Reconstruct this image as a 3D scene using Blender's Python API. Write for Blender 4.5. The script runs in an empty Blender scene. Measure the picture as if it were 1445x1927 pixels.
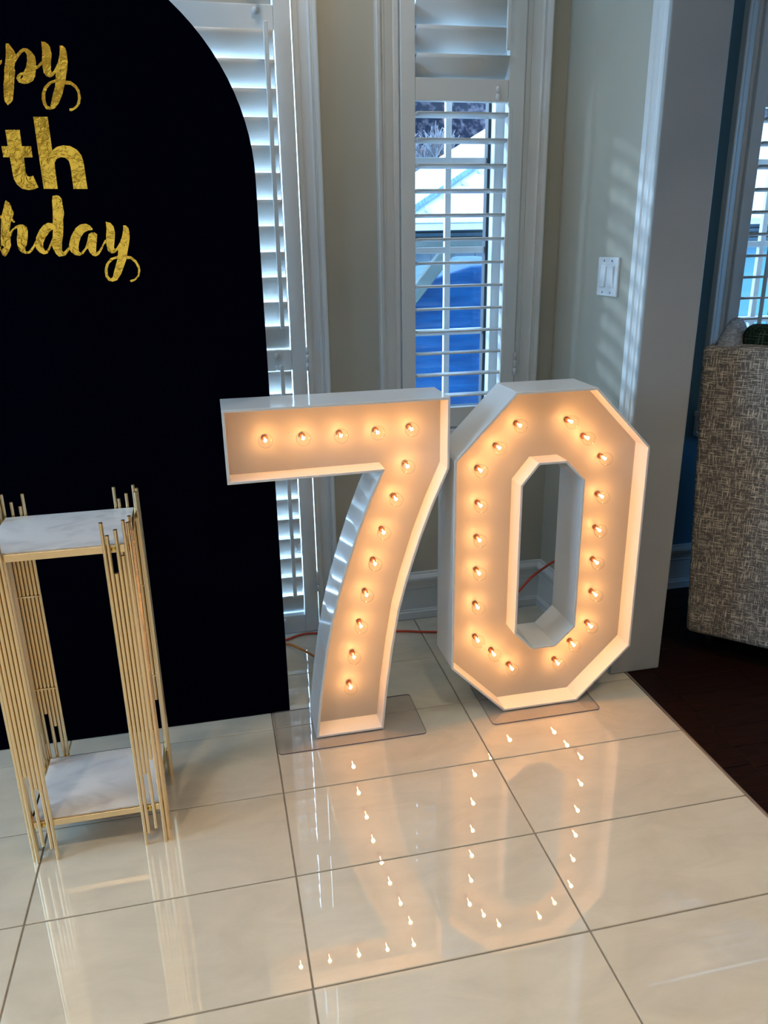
import bpy, bmesh, math, random
from mathutils import Vector, Matrix
from mathutils.geometry import tessellate_polygon

C = bpy.context.scene.collection
SC = bpy.context.scene
R_ = math.radians

# ------------------------------------------------------------------ camera
def make_camera():
    cd = bpy.data.cameras.new('camera')
    cd.sensor_fit = 'VERTICAL'; cd.sensor_height = 36.0; cd.sensor_width = 27.0
    cd.lens = 1468.15 / 1927.0 * 36.0
    cd.clip_start = 0.05; cd.clip_end = 200
    o = bpy.data.objects.new('camera', cd); C.objects.link(o)
    yaw, pitch, roll = CAMROT
    fwd = Vector((math.sin(yaw)*math.cos(pitch), math.cos(yaw)*math.cos(pitch), math.sin(pitch)))
    right = Vector((math.cos(yaw), -math.sin(yaw), 0)); up = right.cross(fwd)
    r = right*math.cos(roll) + up*math.sin(roll)
    u = -right*math.sin(roll) + up*math.cos(roll)
    m = Matrix((r, u, -fwd)).transposed().to_4x4()
    m.translation = Vector(CAMLOC)
    o.matrix_world = m
    SC.camera = o
CAMLOC = (-0.0944, -1.8094, 1.45)
CAMROT = (0.21385, -0.33772, -0.01636)
make_camera()

# ------------------------------------------------------------------ world, sun, large lights, exposure
SC.view_settings.view_transform = 'Standard'
SC.view_settings.look = 'None'
SC.view_settings.gamma = 1.0
SC.view_settings.use_curve_mapping = False
SC.view_settings.exposure = 0.0
SC.cycles.use_denoising = True
SC.cycles.max_bounces = 10
SC.cycles.transparent_max_bounces = 24
SC.cycles.sample_clamp_indirect = 8

w = bpy.data.worlds.new('sky'); SC.world = w; w.use_nodes = True
bg = w.node_tree.nodes['Background']
bg.inputs['Color'].default_value = (0.34, 0.64, 1.0, 1)
bg.inputs['Strength'].default_value = 4.6

def sun(direction, strength, color, angle):
    d = bpy.data.lights.new('sun', 'SUN'); d.energy = strength; d.color = color; d.angle = R_(angle)
    o = bpy.data.objects.new('sun', d); C.objects.link(o)
    o.rotation_euler = Vector(direction).to_track_quat('-Z', 'Y').to_euler(); o.location = (-6, 9, 6)
sun((0.52, -0.72, -0.30), 3.4, (0.55, 0.78, 1.0), 4.0)

def area(name, loc, direction, sx, sy, power, color, spread=180):
    d = bpy.data.lights.new(name, 'AREA'); d.shape = 'RECTANGLE'; d.size = sx; d.size_y = sy
    d.energy = power; d.color = color; d.spread = R_(spread)
    o = bpy.data.objects.new(name, d); C.objects.link(o); o.location = loc
    o.rotation_euler = Vector(direction).to_track_quat('-Z', 'Z').to_euler()
    return o
SKYC = (0.42, 0.68, 1.0)
# daylight behind the glazed door on the left (its shutters are shut)
area('daylight_door', (-0.40, 1.35, 1.3), (0, -1, 0.05), 1.3, 2.4, 225, SKYC)
# added cool fill lamp standing in for an unseen left window
area('fill_left_side', (-2.95, -0.3, 1.9), (1, 0.12, -0.15), 1.6, 1.3, 84, (0.28, 0.60, 1.0))
# added weak cool fill from behind the camera, its source unseen
area('fill_rear', (-0.6, -4.5, 1.6), (0, 1, -0.05), 2.4, 1.5, 7.5, (0.70, 0.86, 1.0))
# added blue lamp that tints the far room; no side window known
area('fill_far_side', (5.0, -0.6, 1.6), (-1, 0.1, -0.1), 1.8, 1.4, 26, (0.12, 0.46, 1.0))
# daylight through the far room's window
area('daylight_far_window', (2.35, 1.5, 1.75), (0, -1, -0.2), 0.9, 1.3, 10, SKYC)

# ------------------------------------------------------------------ helpers
def tag(o, label=None, cat=None, group=None, kind=None):
    if label: o['label'] = label
    if cat: o['category'] = cat
    if group: o['group'] = group
    if kind: o['kind'] = kind
    return o

def empty(name, loc, rz=0.0):
    o = bpy.data.objects.new(name, None); C.objects.link(o)
    o.location = loc; o.rotation_euler = (0, 0, rz); o.empty_display_size = 0.05
    return o

class MB:
    def __init__(s): s.v = []; s.f = []; s.sm = []
    def add(s, vs, fs, smooth=False):
        b = len(s.v); s.v += [Vector(v) for v in vs]
        for f in fs: s.f.append([b+i for i in f]); s.sm.append(smooth)
        return s
    def box(s, x0, x1, y0, y1, z0, z1):
        vs = [(x, y, z) for z in (z0, z1) for y in (y0, y1) for x in (x0, x1)]
        return s.add(vs, [(0,2,3,1),(4,5,7,6),(0,1,5,4),(1,3,7,5),(3,2,6,7),(2,0,4,6)])
    def obox(s, c, hx, hy, hz, m):
        vs = [Vector(c) + m @ Vector((x, y, z)) for z in (-hz, hz) for y in (-hy, hy) for x in (-hx, hx)]
        return s.add(vs, [(0,2,3,1),(4,5,7,6),(0,1,5,4),(1,3,7,5),(3,2,6,7),(2,0,4,6)])
    def prism(s, loops, fn, a, b):
        """loops: outer loop and holes of 2D points; fn(u, v, w) -> point; extruded from a to b"""
        flat = [p for l in loops for p in l]
        tri = tessellate_polygon([[Vector((p[0], p[1], 0)) for p in l] for l in loops])
        n = len(flat)
        vs = [fn(p[0], p[1], a) for p in flat] + [fn(p[0], p[1], b) for p in flat]
        fs = [tuple(t) for t in tri] + [tuple(n+i for i in reversed(t)) for t in tri]
        k = 0
        for l in loops:
            m = len(l)
            for i in range(m):
                j = (i+1) % m
                fs.append((k+i, k+j, n+k+j, n+k+i))
            k += m
        return s.add(vs, fs)
    def tube(s, pts, r, n=8, caps=True, smooth=True):
        pts = [Vector(p) for p in pts]; rs = r if isinstance(r, (list, tuple)) else [r]*len(pts)
        ring = []; nrm = None
        for i, p in enumerate(pts):
            t = (pts[min(i+1, len(pts)-1)] - pts[max(i-1, 0)]).normalized()
            if nrm is None:
                nrm = t.orthogonal().normalized()
            nrm = (nrm - t*nrm.dot(t)).normalized(); bi = t.cross(nrm)
            ring.append([p + (nrm*math.cos(2*math.pi*k/n) + bi*math.sin(2*math.pi*k/n))*rs[i] for k in range(n)])
        vs = [q for rr in ring for q in rr]
        fs = [(i*n+k, i*n+(k+1) % n, (i+1)*n+(k+1) % n, (i+1)*n+k) for i in range(len(pts)-1) for k in range(n)]
        s.add(vs, fs, smooth)
        if caps:
            b = len(s.v) - len(vs)
            s.f.append([b+k for k in reversed(range(n))]); s.sm.append(False)
            s.f.append([b+(len(pts)-1)*n+k for k in range(n)]); s.sm.append(False)
        return s
    def lathe(s, prof, fn, n=20):
        """prof: (radius, along) pairs; fn(a, b, along) maps to a point"""
        vs = []; fs = []
        for (r, h) in prof:
            for k in range(n):
                a = 2*math.pi*k/n; vs.append(fn(r*math.cos(a), r*math.sin(a), h))
        for i in range(len(prof)-1):
            for k in range(n):
                fs.append((i*n+k, i*n+(k+1) % n, (i+1)*n+(k+1) % n, (i+1)*n+k))
        return s.add(vs, fs, True)
    def grid(s, nu, nv, fn, smooth=True, closed_u=False):
        vs = [fn(i/(nu-(0 if closed_u else 1)), j/(nv-1)) for j in range(nv) for i in range(nu)]
        fs = []
        for j in range(nv-1):
            for i in range(nu if closed_u else nu-1):
                i2 = (i+1) % nu
                fs.append((j*nu+i, j*nu+i2, (j+1)*nu+i2, (j+1)*nu+i))
        return s.add(vs, fs, smooth)
    def build(s, name, mat, parent=None, origin=None, bevel=0.0, segs=2, fix=True):
        o0 = Vector(origin) if origin is not None else (Vector(parent_loc(parent)) if parent else Vector((0,0,0)))
        me = bpy.data.meshes.new(name)
        me.from_pydata([v - o0 for v in s.v], [], s.f)
        me.polygons.foreach_set('use_smooth', s.sm)
        if fix:
            b = bmesh.new(); b.from_mesh(me); bmesh.ops.recalc_face_normals(b, faces=b.faces); b.to_mesh(me); b.free()
        me.update()
        if mat: me.materials.append(mat)
        o = bpy.data.objects.new(name, me); C.objects.link(o)
        if parent: o.parent = parent; o.location = (0, 0, 0)
        else: o.location = o0
        if bevel > 0:
            m = o.modifiers.new('bevel', 'BEVEL'); m.width = bevel; m.segments = segs; m.limit_method = 'ANGLE'; m.angle_limit = R_(40)
        return o

def parent_loc(p):
    l = Vector((0, 0, 0))
    while p is not None: l = l + p.location; p = p.parent
    return l

def place(me_obj, name, parent, loc, first):
    """re-use the mesh of me_obj; the first call moves me_obj itself"""
    o = me_obj if first else me_obj.copy()
    if not first: C.objects.link(o)
    o.name = name; o.parent = parent; o.location = loc
    return o

# ------------------------------------------------------------------ materials
def M(name, col, rough=0.5, metal=0.0, spec=0.5, coat=0.0, **kw):
    m = bpy.data.materials.new(name); m.use_nodes = True
    b = m.node_tree.nodes['Principled BSDF']
    b.inputs['Base Color'].default_value = (*col, 1); b.inputs['Roughness'].default_value = rough
    b.inputs['Metallic'].default_value = metal; b.inputs['Specular IOR Level'].default_value = spec
    b.inputs['Coat Weight'].default_value = coat
    if coat: b.inputs['Coat Roughness'].default_value = kw.get('coat_rough', 0.05)
    return m
def nd(m, t, **kw):
    n = m.node_tree.nodes.new(t)
    for k, v in kw.items():
        if k in ('loc',): continue
        if hasattr(n, k): setattr(n, k, v)
        else: n.inputs[k].default_value = v
    return n
def lk(m, a, b): m.node_tree.links.new(a, b)
def bsdf(m): return m.node_tree.nodes['Principled BSDF']
def noise_mat(name, c1, c2, scale, rough=0.5, metal=0.0, spec=0.5, detail=6, bump=0.0, bscale=None, lo=0.35, hi=0.65,
              stretch=(1, 1, 1), coord='Object', distort=0.0, bdist=0.002):
    m = M(name, c1, rough, metal, spec)
    tc = nd(m, 'ShaderNodeTexCoord'); mp = nd(m, 'ShaderNodeMapping'); mp.inputs['Scale'].default_value = stretch
    lk(m, tc.outputs[coord], mp.inputs['Vector'])
    n = nd(m, 'ShaderNodeTexNoise'); n.inputs['Scale'].default_value = scale; n.inputs['Detail'].default_value = detail
    n.inputs['Distortion'].default_value = distort
    lk(m, mp.outputs[0], n.inputs['Vector'])
    cr = nd(m, 'ShaderNodeValToRGB'); cr.color_ramp.elements[0].position = lo; cr.color_ramp.elements[1].position = hi
    cr.color_ramp.elements[0].color = (*c1, 1); cr.color_ramp.elements[1].color = (*c2, 1)
    lk(m, n.outputs['Fac'], cr.inputs[0]); lk(m, cr.outputs[0], bsdf(m).inputs['Base Color'])
    if bump:
        n2 = nd(m, 'ShaderNodeTexNoise'); n2.inputs['Scale'].default_value = bscale or scale*4; n2.inputs['Detail'].default_value = 4
        lk(m, mp.outputs[0], n2.inputs['Vector'])
        bp = nd(m, 'ShaderNodeBump'); bp.inputs['Strength'].default_value = bump; bp.inputs['Distance'].default_value = bdist
        lk(m, n2.outputs['Fac'], bp.inputs['Height']); lk(m, bp.outputs[0], bsdf(m).inputs['Normal'])
    return m
def thin_glass(name, tint=(1, 1, 1), boost=1.0):
    m = bpy.data.materials.new(name); m.use_nodes = True; nt = m.node_tree
    nt.nodes.remove(nt.nodes['Principled BSDF'])
    out = nt.nodes['Material Output']
    tr = nd(m, 'ShaderNodeBsdfTransparent'); tr.inputs[0].default_value = (*tint, 1)
    gl = nd(m, 'ShaderNodeBsdfGlossy'); gl.inputs['Roughness'].default_value = 0.01
    fr = nd(m, 'ShaderNodeFresnel'); fr.inputs['IOR'].default_value = 1.45*boost
    mx = nd(m, 'ShaderNodeMixShader'); lk(m, fr.outputs[0], mx.inputs[0]); lk(m, tr.outputs[0], mx.inputs[1]); lk(m, gl.outputs[0], mx.inputs[2])
    lk(m, mx.outputs[0], out.inputs['Surface'])
    ge = nd(m, 'ShaderNodeNewGeometry'); iv = nd(m, 'ShaderNodeMath'); iv.operation = 'SUBTRACT'; iv.inputs[0].default_value = 1.0
    mu = nd(m, 'ShaderNodeMath'); mu.operation = 'MULTIPLY'; lk(m, ge.outputs['Backfacing'], iv.inputs[1]); lk(m, fr.outputs[0], mu.inputs[0]); lk(m, iv.outputs[0], mu.inputs[1]); lk(m, mu.outputs[0], mx.inputs[0])
    return m
def bulb_glass():
    m = thin_glass('clear_bulb_glass', (1, 0.98, 0.95), 1.25); nt = m.node_tree
    tr = [n for n in nt.nodes if n.type == 'BSDF_TRANSPARENT'][0]
    lw = nd(m, 'ShaderNodeLayerWeight'); lw.inputs['Blend'].default_value = 0.5
    pw = nd(m, 'ShaderNodeMath'); pw.operation = 'POWER'; pw.inputs[1].default_value = 5.0; lk(m, lw.outputs['Facing'], pw.inputs[0])
    mc = nd(m, 'ShaderNodeMix'); mc.data_type = 'RGBA'; mc.inputs['A'].default_value = (1, 0.99, 0.97, 1); mc.inputs['B'].default_value = (0.50, 0.42, 0.36, 1)
    lk(m, pw.outputs[0], mc.inputs['Factor']); lk(m, mc.outputs['Result'], tr.inputs[0])
    return m
def emit(name, col, strength):
    m = bpy.data.materials.new(name); m.use_nodes = True
    b = bsdf(m); b.inputs['Base Color'].default_value = (*col, 1)
    b.inputs['Emission Color'].default_value = (*col, 1); b.inputs['Emission Strength'].default_value = strength
    return m

def tile_material(name, tint):
    m = M(name, (0.6, 0.55, 0.45), 0.018, 0, 0.95)
    bsdf(m).inputs['Coat Weight'].default_value = 1.0; bsdf(m).inputs['Coat Roughness'].default_value = 0.01; bsdf(m).inputs['Coat IOR'].default_value = 1.8
    tc = nd(m, 'ShaderNodeTexCoord'); oi = nd(m, 'ShaderNodeObjectInfo')
    ad = nd(m, 'ShaderNodeVectorMath'); ad.operation = 'ADD'
    sc = nd(m, 'ShaderNodeVectorMath'); sc.operation = 'SCALE'; sc.inputs['Scale'].default_value = 30.0
    cx = nd(m, 'ShaderNodeCombineXYZ'); lk(m, oi.outputs['Random'], cx.inputs[0]); lk(m, oi.outputs['Random'], cx.inputs[1])
    lk(m, cx.outputs[0], sc.inputs[0]); lk(m, tc.outputs['Object'], ad.inputs[0]); lk(m, sc.outputs[0], ad.inputs[1])
    mp = nd(m, 'ShaderNodeMapping'); mp.inputs['Scale'].default_value = (1.0, 2.2, 1); mp.inputs['Rotation'].default_value = (0, 0, 0.5)
    lk(m, ad.outputs[0], mp.inputs[0])
    n = nd(m, 'ShaderNodeTexNoise'); n.inputs['Scale'].default_value = 5; n.inputs['Detail'].default_value = 9; n.inputs['Roughness'].default_value = 0.62; n.inputs['Distortion'].default_value = 0.8
    lk(m, mp.outputs[0], n.inputs['Vector'])
    cr = nd(m, 'ShaderNodeValToRGB'); e = cr.color_ramp.elements
    e[0].position = 0.3; e[1].position = 0.7
    e[0].color = (*[tint[i]*0.90 for i in range(3)], 1); e[1].color = (*[tint[i]*1.08 for i in range(3)], 1)
    lk(m, n.outputs['Fac'], cr.inputs[0]); lk(m, cr.outputs[0], bsdf(m).inputs['Base Color'])
    n3 = nd(m, 'ShaderNodeTexNoise'); n3.inputs['Scale'].default_value = 2.5; n3.inputs['Detail'].default_value = 1
    lk(m, ad.outputs[0], n3.inputs['Vector'])
    bp = nd(m, 'ShaderNodeBump'); bp.inputs['Strength'].default_value = 0.004; bp.inputs['Distance'].default_value = 0.002
    lk(m, n3.outputs['Fac'], bp.inputs['Height']); lk(m, bp.outputs[0], bsdf(m).inputs['Normal'])
    return m

def tweed(name, dark, light, su=1.0):
    m = M(name, dark, 0.95, 0, 0.15)
    tc = nd(m, 'ShaderNodeTexCoord')
    facs = []
    for (sx, sz, off, lo, hi) in ((170*su, 14*su, 0, 0.55, 0.61), (12*su, 190*su, 9, 0.54, 0.61), (60*su, 60*su, 5, 0.56, 0.66)):
        mp = nd(m, 'ShaderNodeMapping'); mp.inputs['Scale'].default_value = (sx, sx if sx > sz else sz*0.1, sz); mp.inputs['Location'].default_value = (off, off, off)
        lk(m, tc.outputs['Object'], mp.inputs[0])
        n = nd(m, 'ShaderNodeTexNoise'); n.inputs['Scale'].default_value = 1.0; n.inputs['Detail'].default_value = 4.6
        lk(m, mp.outputs[0], n.inputs['Vector'])
        cr = nd(m, 'ShaderNodeMapRange'); cr.inputs['From Min'].default_value = lo; cr.inputs['From Max'].default_value = hi
        lk(m, n.outputs['Fac'], cr.inputs['Value']); facs.append(cr.outputs[0])
    mx1 = nd(m, 'ShaderNodeMath'); mx1.operation = 'MAXIMUM'; lk(m, facs[0], mx1.inputs[0]); lk(m, facs[1], mx1.inputs[1])
    ml = nd(m, 'ShaderNodeMath'); ml.operation = 'MULTIPLY'; ml.inputs[1].default_value = 0.55; lk(m, facs[2], ml.inputs[0])
    mx = nd(m, 'ShaderNodeMath'); mx.operation = 'MAXIMUM'; lk(m, mx1.outputs[0], mx.inputs[0]); lk(m, ml.outputs[0], mx.inputs[1])
    big = nd(m, 'ShaderNodeTexNoise'); big.inputs['Scale'].default_value = 9*su; lk(m, tc.outputs['Object'], big.inputs['Vector'])
    pw = nd(m, 'ShaderNodeMath'); pw.operation = 'MULTIPLY_ADD'; pw.inputs[1].default_value = 1.0; pw.inputs[2].default_value = 0.35; lk(m, big.outputs['Fac'], pw.inputs[0])
    fm = nd(m, 'ShaderNodeMath'); fm.operation = 'MULTIPLY'; fm.use_clamp = True; lk(m, mx.outputs[0], fm.inputs[0]); lk(m, pw.outputs[0], fm.inputs[1])
    mc = nd(m, 'ShaderNodeMix'); mc.data_type = 'RGBA'; mc.inputs['A'].default_value = (*dark, 1); mc.inputs['B'].default_value = (*light, 1)
    lk(m, fm.outputs[0], mc.inputs['Factor']); lk(m, mc.outputs['Result'], bsdf(m).inputs['Base Color'])
    bp = nd(m, 'ShaderNodeBump'); bp.inputs['Strength'].default_value = 0.6; bp.inputs['Distance'].default_value = 0.002
    lk(m, fm.outputs[0], bp.inputs['Height']); lk(m, bp.outputs[0], bsdf(m).inputs['Normal'])
    return m

MAT = {}
MAT['tile'] = tile_material('polished_tile', (0.62, 0.565, 0.45))
MAT['grout'] = noise_mat('grout', (0.20, 0.165, 0.13), (0.25, 0.21, 0.17), 60, 0.9)
MAT['wood'] = noise_mat('dark_wood', (0.006, 0.0025, 0.0018), (0.018, 0.006, 0.004), 10, 0.42, spec=0.10, stretch=(1.0, 14, 1), bump=0.15, bscale=20)
MAT['wall'] = noise_mat('beige_wall_paint', (0.44, 0.41, 0.33), (0.46, 0.43, 0.35), 3, 0.75, spec=0.3, bump=0.03, bscale=300)
MAT['ceiling'] = M('ceiling_paint', (0.75, 0.74, 0.70), 0.9)
MAT['trim'] = noise_mat('white_trim_paint', (0.66, 0.66, 0.64), (0.70, 0.70, 0.68), 4, 0.32, spec=0.45)
MAT['shutter'] = noise_mat('white_shutter_paint', (0.70, 0.70, 0.68), (0.73, 0.73, 0.71), 4, 0.35, spec=0.45)
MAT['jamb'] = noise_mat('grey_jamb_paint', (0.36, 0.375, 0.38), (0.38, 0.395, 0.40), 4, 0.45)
MAT['navy_wall'] = noise_mat('blue_wall_paint', (0.065, 0.17, 0.25), (0.075, 0.19, 0.28), 3, 0.6)
MAT['panel'] = noise_mat('navy_panel_paint', (0.00025, 0.0005, 0.0034), (0.0004, 0.0007, 0.0042), 5, 0.6, spec=0.01)
MAT['foil'] = None
MAT['gold'] = noise_mat('brushed_gold', (0.87, 0.67, 0.40), (0.92, 0.71, 0.43), 30, 0.22, metal=1.0, stretch=(1, 1, 0.1))
MAT['brass'] = M('polished_brass', (0.85, 0.60, 0.15), 0.2, 1.0)
MAT['dark'] = M('hollow_shade', (0.01, 0.006, 0.004), 0.8)  # near-black standing for the shade inside hollows
MAT['marble'] = noise_mat('white_marble', (0.64, 0.63, 0.62), (0.44, 0.44, 0.45), 5.0, 0.25, detail=7, lo=0.48, hi=0.80, distort=2.2, stretch=(1, 1.8, 1))
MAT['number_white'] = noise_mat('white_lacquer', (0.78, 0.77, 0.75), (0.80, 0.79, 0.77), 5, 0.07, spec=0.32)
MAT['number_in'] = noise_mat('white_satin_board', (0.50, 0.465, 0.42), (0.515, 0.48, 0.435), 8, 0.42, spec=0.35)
MAT['glass'] = thin_glass('clear_window_glass')
MAT['bulb_glass'] = bulb_glass()
MAT['acrylic'] = thin_glass('tinted_acrylic', (0.93, 0.92, 0.93), 1.0)
MAT['acrylic_edge'] = M('acrylic_edge', (0.16, 0.14, 0.17), 0.2)
MAT['socket'] = M('copper_brown_socket', (0.36, 0.10, 0.03), 0.45)
MAT['filament'] = emit('glowing_filament', (1.0, 0.62, 0.28), 60)
MAT['cord_red'] = M('orange_red_cord', (0.50, 0.05, 0.015), 0.45)
MAT['cord_tan'] = M('amber_cord', (0.50, 0.17, 0.02), 0.45)
MAT['plate'] = M('white_plastic', (0.72, 0.72, 0.72), 0.22)
MAT['screw'] = M('screw_slot', (0.15, 0.15, 0.16), 0.5)
MAT['metal_strip'] = M('brushed_edge_strip', (0.42, 0.36, 0.32), 0.35, 0.8)
MAT['tweed'] = tweed('grey_brown_tweed', (0.16, 0.14, 0.13), (0.80, 0.72, 0.58), 1.8)
MAT['tweed_lit'] = tweed('window_lit_tweed', (0.26, 0.28, 0.30), (0.55, 0.57, 0.58), 1.2)  # chair tweed with blue window light mixed into its colour
MAT['tweed_green'] = tweed('dark_green_tweed', (0.010, 0.028, 0.020), (0.09, 0.15, 0.11), 1.2)
MAT['black'] = M('black_wood', (0.01, 0.008, 0.007), 0.5)

def foil():
    m = M('crinkled_gold_foil', (1.0, 0.58, 0.07), 0.15, 1.0)
    tc = nd(m, 'ShaderNodeTexCoord')
    n = nd(m, 'ShaderNodeTexNoise'); n.inputs['Scale'].default_value = 55; n.inputs['Detail'].default_value = 3; n.inputs['Distortion'].default_value = 1.2
    n2 = nd(m, 'ShaderNodeTexNoise'); n2.inputs['Scale'].default_value = 12; n2.inputs['Detail'].default_value = 1
    lk(m, tc.outputs['Object'], n.inputs['Vector']); lk(m, tc.outputs['Object'], n2.inputs['Vector'])
    ad = nd(m, 'ShaderNodeMath'); ad.operation = 'MULTIPLY_ADD'; ad.inputs[1].default_value = 3.0
    lk(m, n2.outputs['Fac'], ad.inputs[0]); lk(m, n.outputs['Fac'], ad.inputs[2])
    bp = nd(m, 'ShaderNodeBump'); bp.inputs['Strength'].default_value = 0.5; bp.inputs['Distance'].default_value = 0.003
    lk(m, ad.outputs[0], bp.inputs['Height']); lk(m, bp.outputs[0], bsdf(m).inputs['Normal'])
    return m
MAT['foil'] = foil()

# ------------------------------------------------------------------ floors
TW, TD = 0.615, 0.308
EDGE = 2*TW                                   # x of the tile edge
floor = tag(MB().box(-3.1, EDGE, -4.6, 0.95, -0.06, -0.0035).build('floor', MAT['grout']), kind='structure')
tile0 = MB().box(-TW/2+0.002, TW/2-0.002, -TD/2+0.002, TD/2-0.002, -0.010, 0.0).build('tile', MAT['tile'], bevel=0.0012, segs=1)
first = True
for i in range(-5, 2):
    for j in range(-12, 4):
        y1 = (j+1)*TD
        if y1 > 0.95: continue
        place(tile0, 'tile', floor, ((i+0.5)*TW, (j+0.5)*TD, 0), first); first = False
floor2 = tag(MB().box(EDGE+0.006, 5.2, -4.6, 0.95, -0.06, -0.004).build('floor', MAT['black']), kind='structure')
# dark planks: one border board along the tiles, then boards running away from it
b0 = MB().box(-0.046, 0.046, -0.60, 0.60, -0.012, 0.0).build('plank', MAT['wood'], bevel=0.0012, segs=1)
first = True
for j in range(5):
    p = place(b0, 'plank', floor2, (EDGE+0.006+0.047, -3.0-0.2+j*1.203, -0.0005), first); first = False
p0 = MB().box(-0.29, 0.29, -0.0475, 0.0475, -0.012, 0.0).build('plank', MAT['wood'], bevel=0.0012, segs=1)
first = True
rnd = random.Random(3)
for c in range(5):
    for r in range(40):
        y = 0.90 - r*0.0965
        if y < -2.2: continue
        x = EDGE+0.006+0.095+0.29 + c*0.583 + (0.29 if r % 2 else 0)
        if x > 4.2: continue
        place(p0, 'plank', floor2, (x, y, -0.0008+rnd.random()*0.0005), first); first = False
for r in range(1, 34, 2):   # half boards filling the staggered starts
    y = 0.90 - r*0.0965
    hb = MB().box(EDGE+0.103, EDGE+0.006+0.095+0.289, y-0.0475, y+0.0475, -0.012, -0.0006).build('plank', MAT['wood'], floor2, bevel=0.0012, segs=1)
strip = tag(MB().box(EDGE-0.001, EDGE+0.007, -2.6, 0.347, -0.02, 0.0015).build('trim_1', MAT['metal_strip'], bevel=0.0008, segs=1), kind='structure')

# ------------------------------------------------------------------ walls
YW = 0.94
DX0, DX1, DZ1 = -1.045, 0.236, 2.42            # glazed door opening
WX0, WX1, WZ0, WZ1 = 0.572, 1.0, 0.775, 2.42   # right window opening
FX0, FX1 = 1.862, 2.78                         # far room window opening
def wall(name, boxes, mat):
    b = MB()
    for q in boxes: b.box(*q)
    return tag(b.build(name, mat), kind='structure')
yb = YW+0.15
wall('wall_back', [(-3.1, DX0, YW, yb, 0, 2.8), (DX0, DX1, YW, yb, DZ1, 2.8), (DX1, WX0, YW, yb, 0, 2.8),
                   (WX0, WX1, YW, yb, 0, WZ0), (WX0, WX1, YW, yb, WZ1, 2.8), (WX1, 1.27, YW, yb, 0, 2.8)], MAT['wall'])
wall('wall_far_room', [(1.27, FX0, YW, yb, 0, 2.8), (FX0, FX1, YW, yb, 0, WZ0), (FX0, FX1, YW, yb, WZ1, 2.8), (FX1, 5.2, YW, yb, 0, 2.8)], MAT['navy_wall'])
# short wall with the light switch; its face turns slightly
wr = MB().prism([[(1.156, YW), (1.186, 0.362), (1.355, 0.362), (1.355, YW)]], lambda u, v, w: (u, v, w), 0, 2.8)
tag(wr.build('wall_right', MAT['wall']), kind='structure')
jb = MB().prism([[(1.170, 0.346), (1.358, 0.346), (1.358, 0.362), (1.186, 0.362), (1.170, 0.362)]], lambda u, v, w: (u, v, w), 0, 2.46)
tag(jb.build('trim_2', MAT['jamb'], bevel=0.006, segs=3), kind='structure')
wall('wall_right_header', [(1.186, 1.355, -2.6, 0.362, 2.46, 2.8), (1.186, 1.355, -4.6, -2.6, 0, 2.8)], MAT['wall'])
wall('wall_left', [(-3.1, -3.0, -4.6, YW, 0, 2.8)], MAT['wall'])
wall('wall_behind', [(-3.1, 5.2, -4.7, -4.6, 0, 2.8)], MAT['wall'])
wall('wall_far_right', [(5.1, 5.2, -4.6, YW, 0, 2.8)], MAT['wall'])
wall('ceiling', [(-3.1, 5.2, -4.7, yb, 2.75, 2.85)], MAT['ceiling'])

# moulded casings: profile points (across the width, projection from the wall)
CPROF = [(0, 0), (0, 0.012), (0.004, 0.015), (0.016, 0.015), (0.020, 0.011), (0.026, 0.013), (0.046, 0.017), (0.052, 0.021),
         (0.056, 0.018), (0.060, 0.018), (0.062, 0.028), (0.072, 0.030), (0.076, 0.028), (0.076, 0)]
def casing_v(name, x_in, x_out, z0, z1, y=YW):
    s = (x_out - x_in)/0.076
    poly = [(x_in + a*s, y - b) for a, b in CPROF]
    return tag(MB().prism([poly], lambda u, v, w: (u, v, w), z0, z1).build(name, MAT['trim']), kind='structure')
def casing_h(name, z_in, z_out, x0, x1, y=YW):
    s = (z_out - z_in)/0.076
    poly = [(z_in + a*s, y - b) for a, b in CPROF]
    return tag(MB().prism([poly], lambda u, v, w: (w, v, u), x0, x1).build(name, MAT['trim']), kind='structure')
n = 3
for args in ((DX1, 0.312, 0, 2.496), (DX0, DX0-0.076, 0, 2.496), (WX0, 0.496, 0.70, 2.496), (WX1, 1.087, 0.70, 2.496), (FX0, 1.797, 0.70, 2.496), (FX1, FX1+0.076, 0.70, 2.496)):
    casing_v(f'trim_{n}', *args); n += 1
for args in ((DZ1, 2.496, DX0, DX1), (WZ1, 2.496, WX0, WX1), (WZ1, 2.496, FX0, FX1), (WZ0-0.022, WZ0-0.10, WX0-0.076, WX1+0.087), (WZ0-0.022, WZ0-0.10, FX0-0.07, FX1+0.076)):
    casing_h(f'trim_{n}', *args); n += 1
for x0, x1 in ((WX0-0.085, WX1+0.095), (FX0-0.075, FX1+0.085)):
    tag(MB().box(x0, x1, YW-0.045, YW+0.02, WZ0-0.022, WZ0).build(f'trim_{n}', MAT['trim'], bevel=0.004), kind='structure'); n += 1
# casing round the wide opening, on the switch wall
wy = lambda y: 1.156 + (YW-y)*(0.030/0.578)
poly = [(wy(0.352+a*1.12)-b*0.62, 0.352+a*1.12) for a, b in [(0.0, 0.0), (0.0, 0.020), (0.003, 0.024), (0.010, 0.026), (0.013, 0.021), (0.019, 0.021), (0.023, 0.026), (0.031, 0.026), (0.034, 0.017), (0.040, 0.014), (0.048, 0.016), (0.056, 0.011), (0.060, 0.018), (0.078, 0.018), (0.082, 0.015), (0.082, 0.0)]]
tag(MB().prism([poly], lambda u, v, w: (u, v, w), 0, 2.55).build(f'trim_{n}', MAT['trim']), kind='structure'); n += 1

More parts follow.
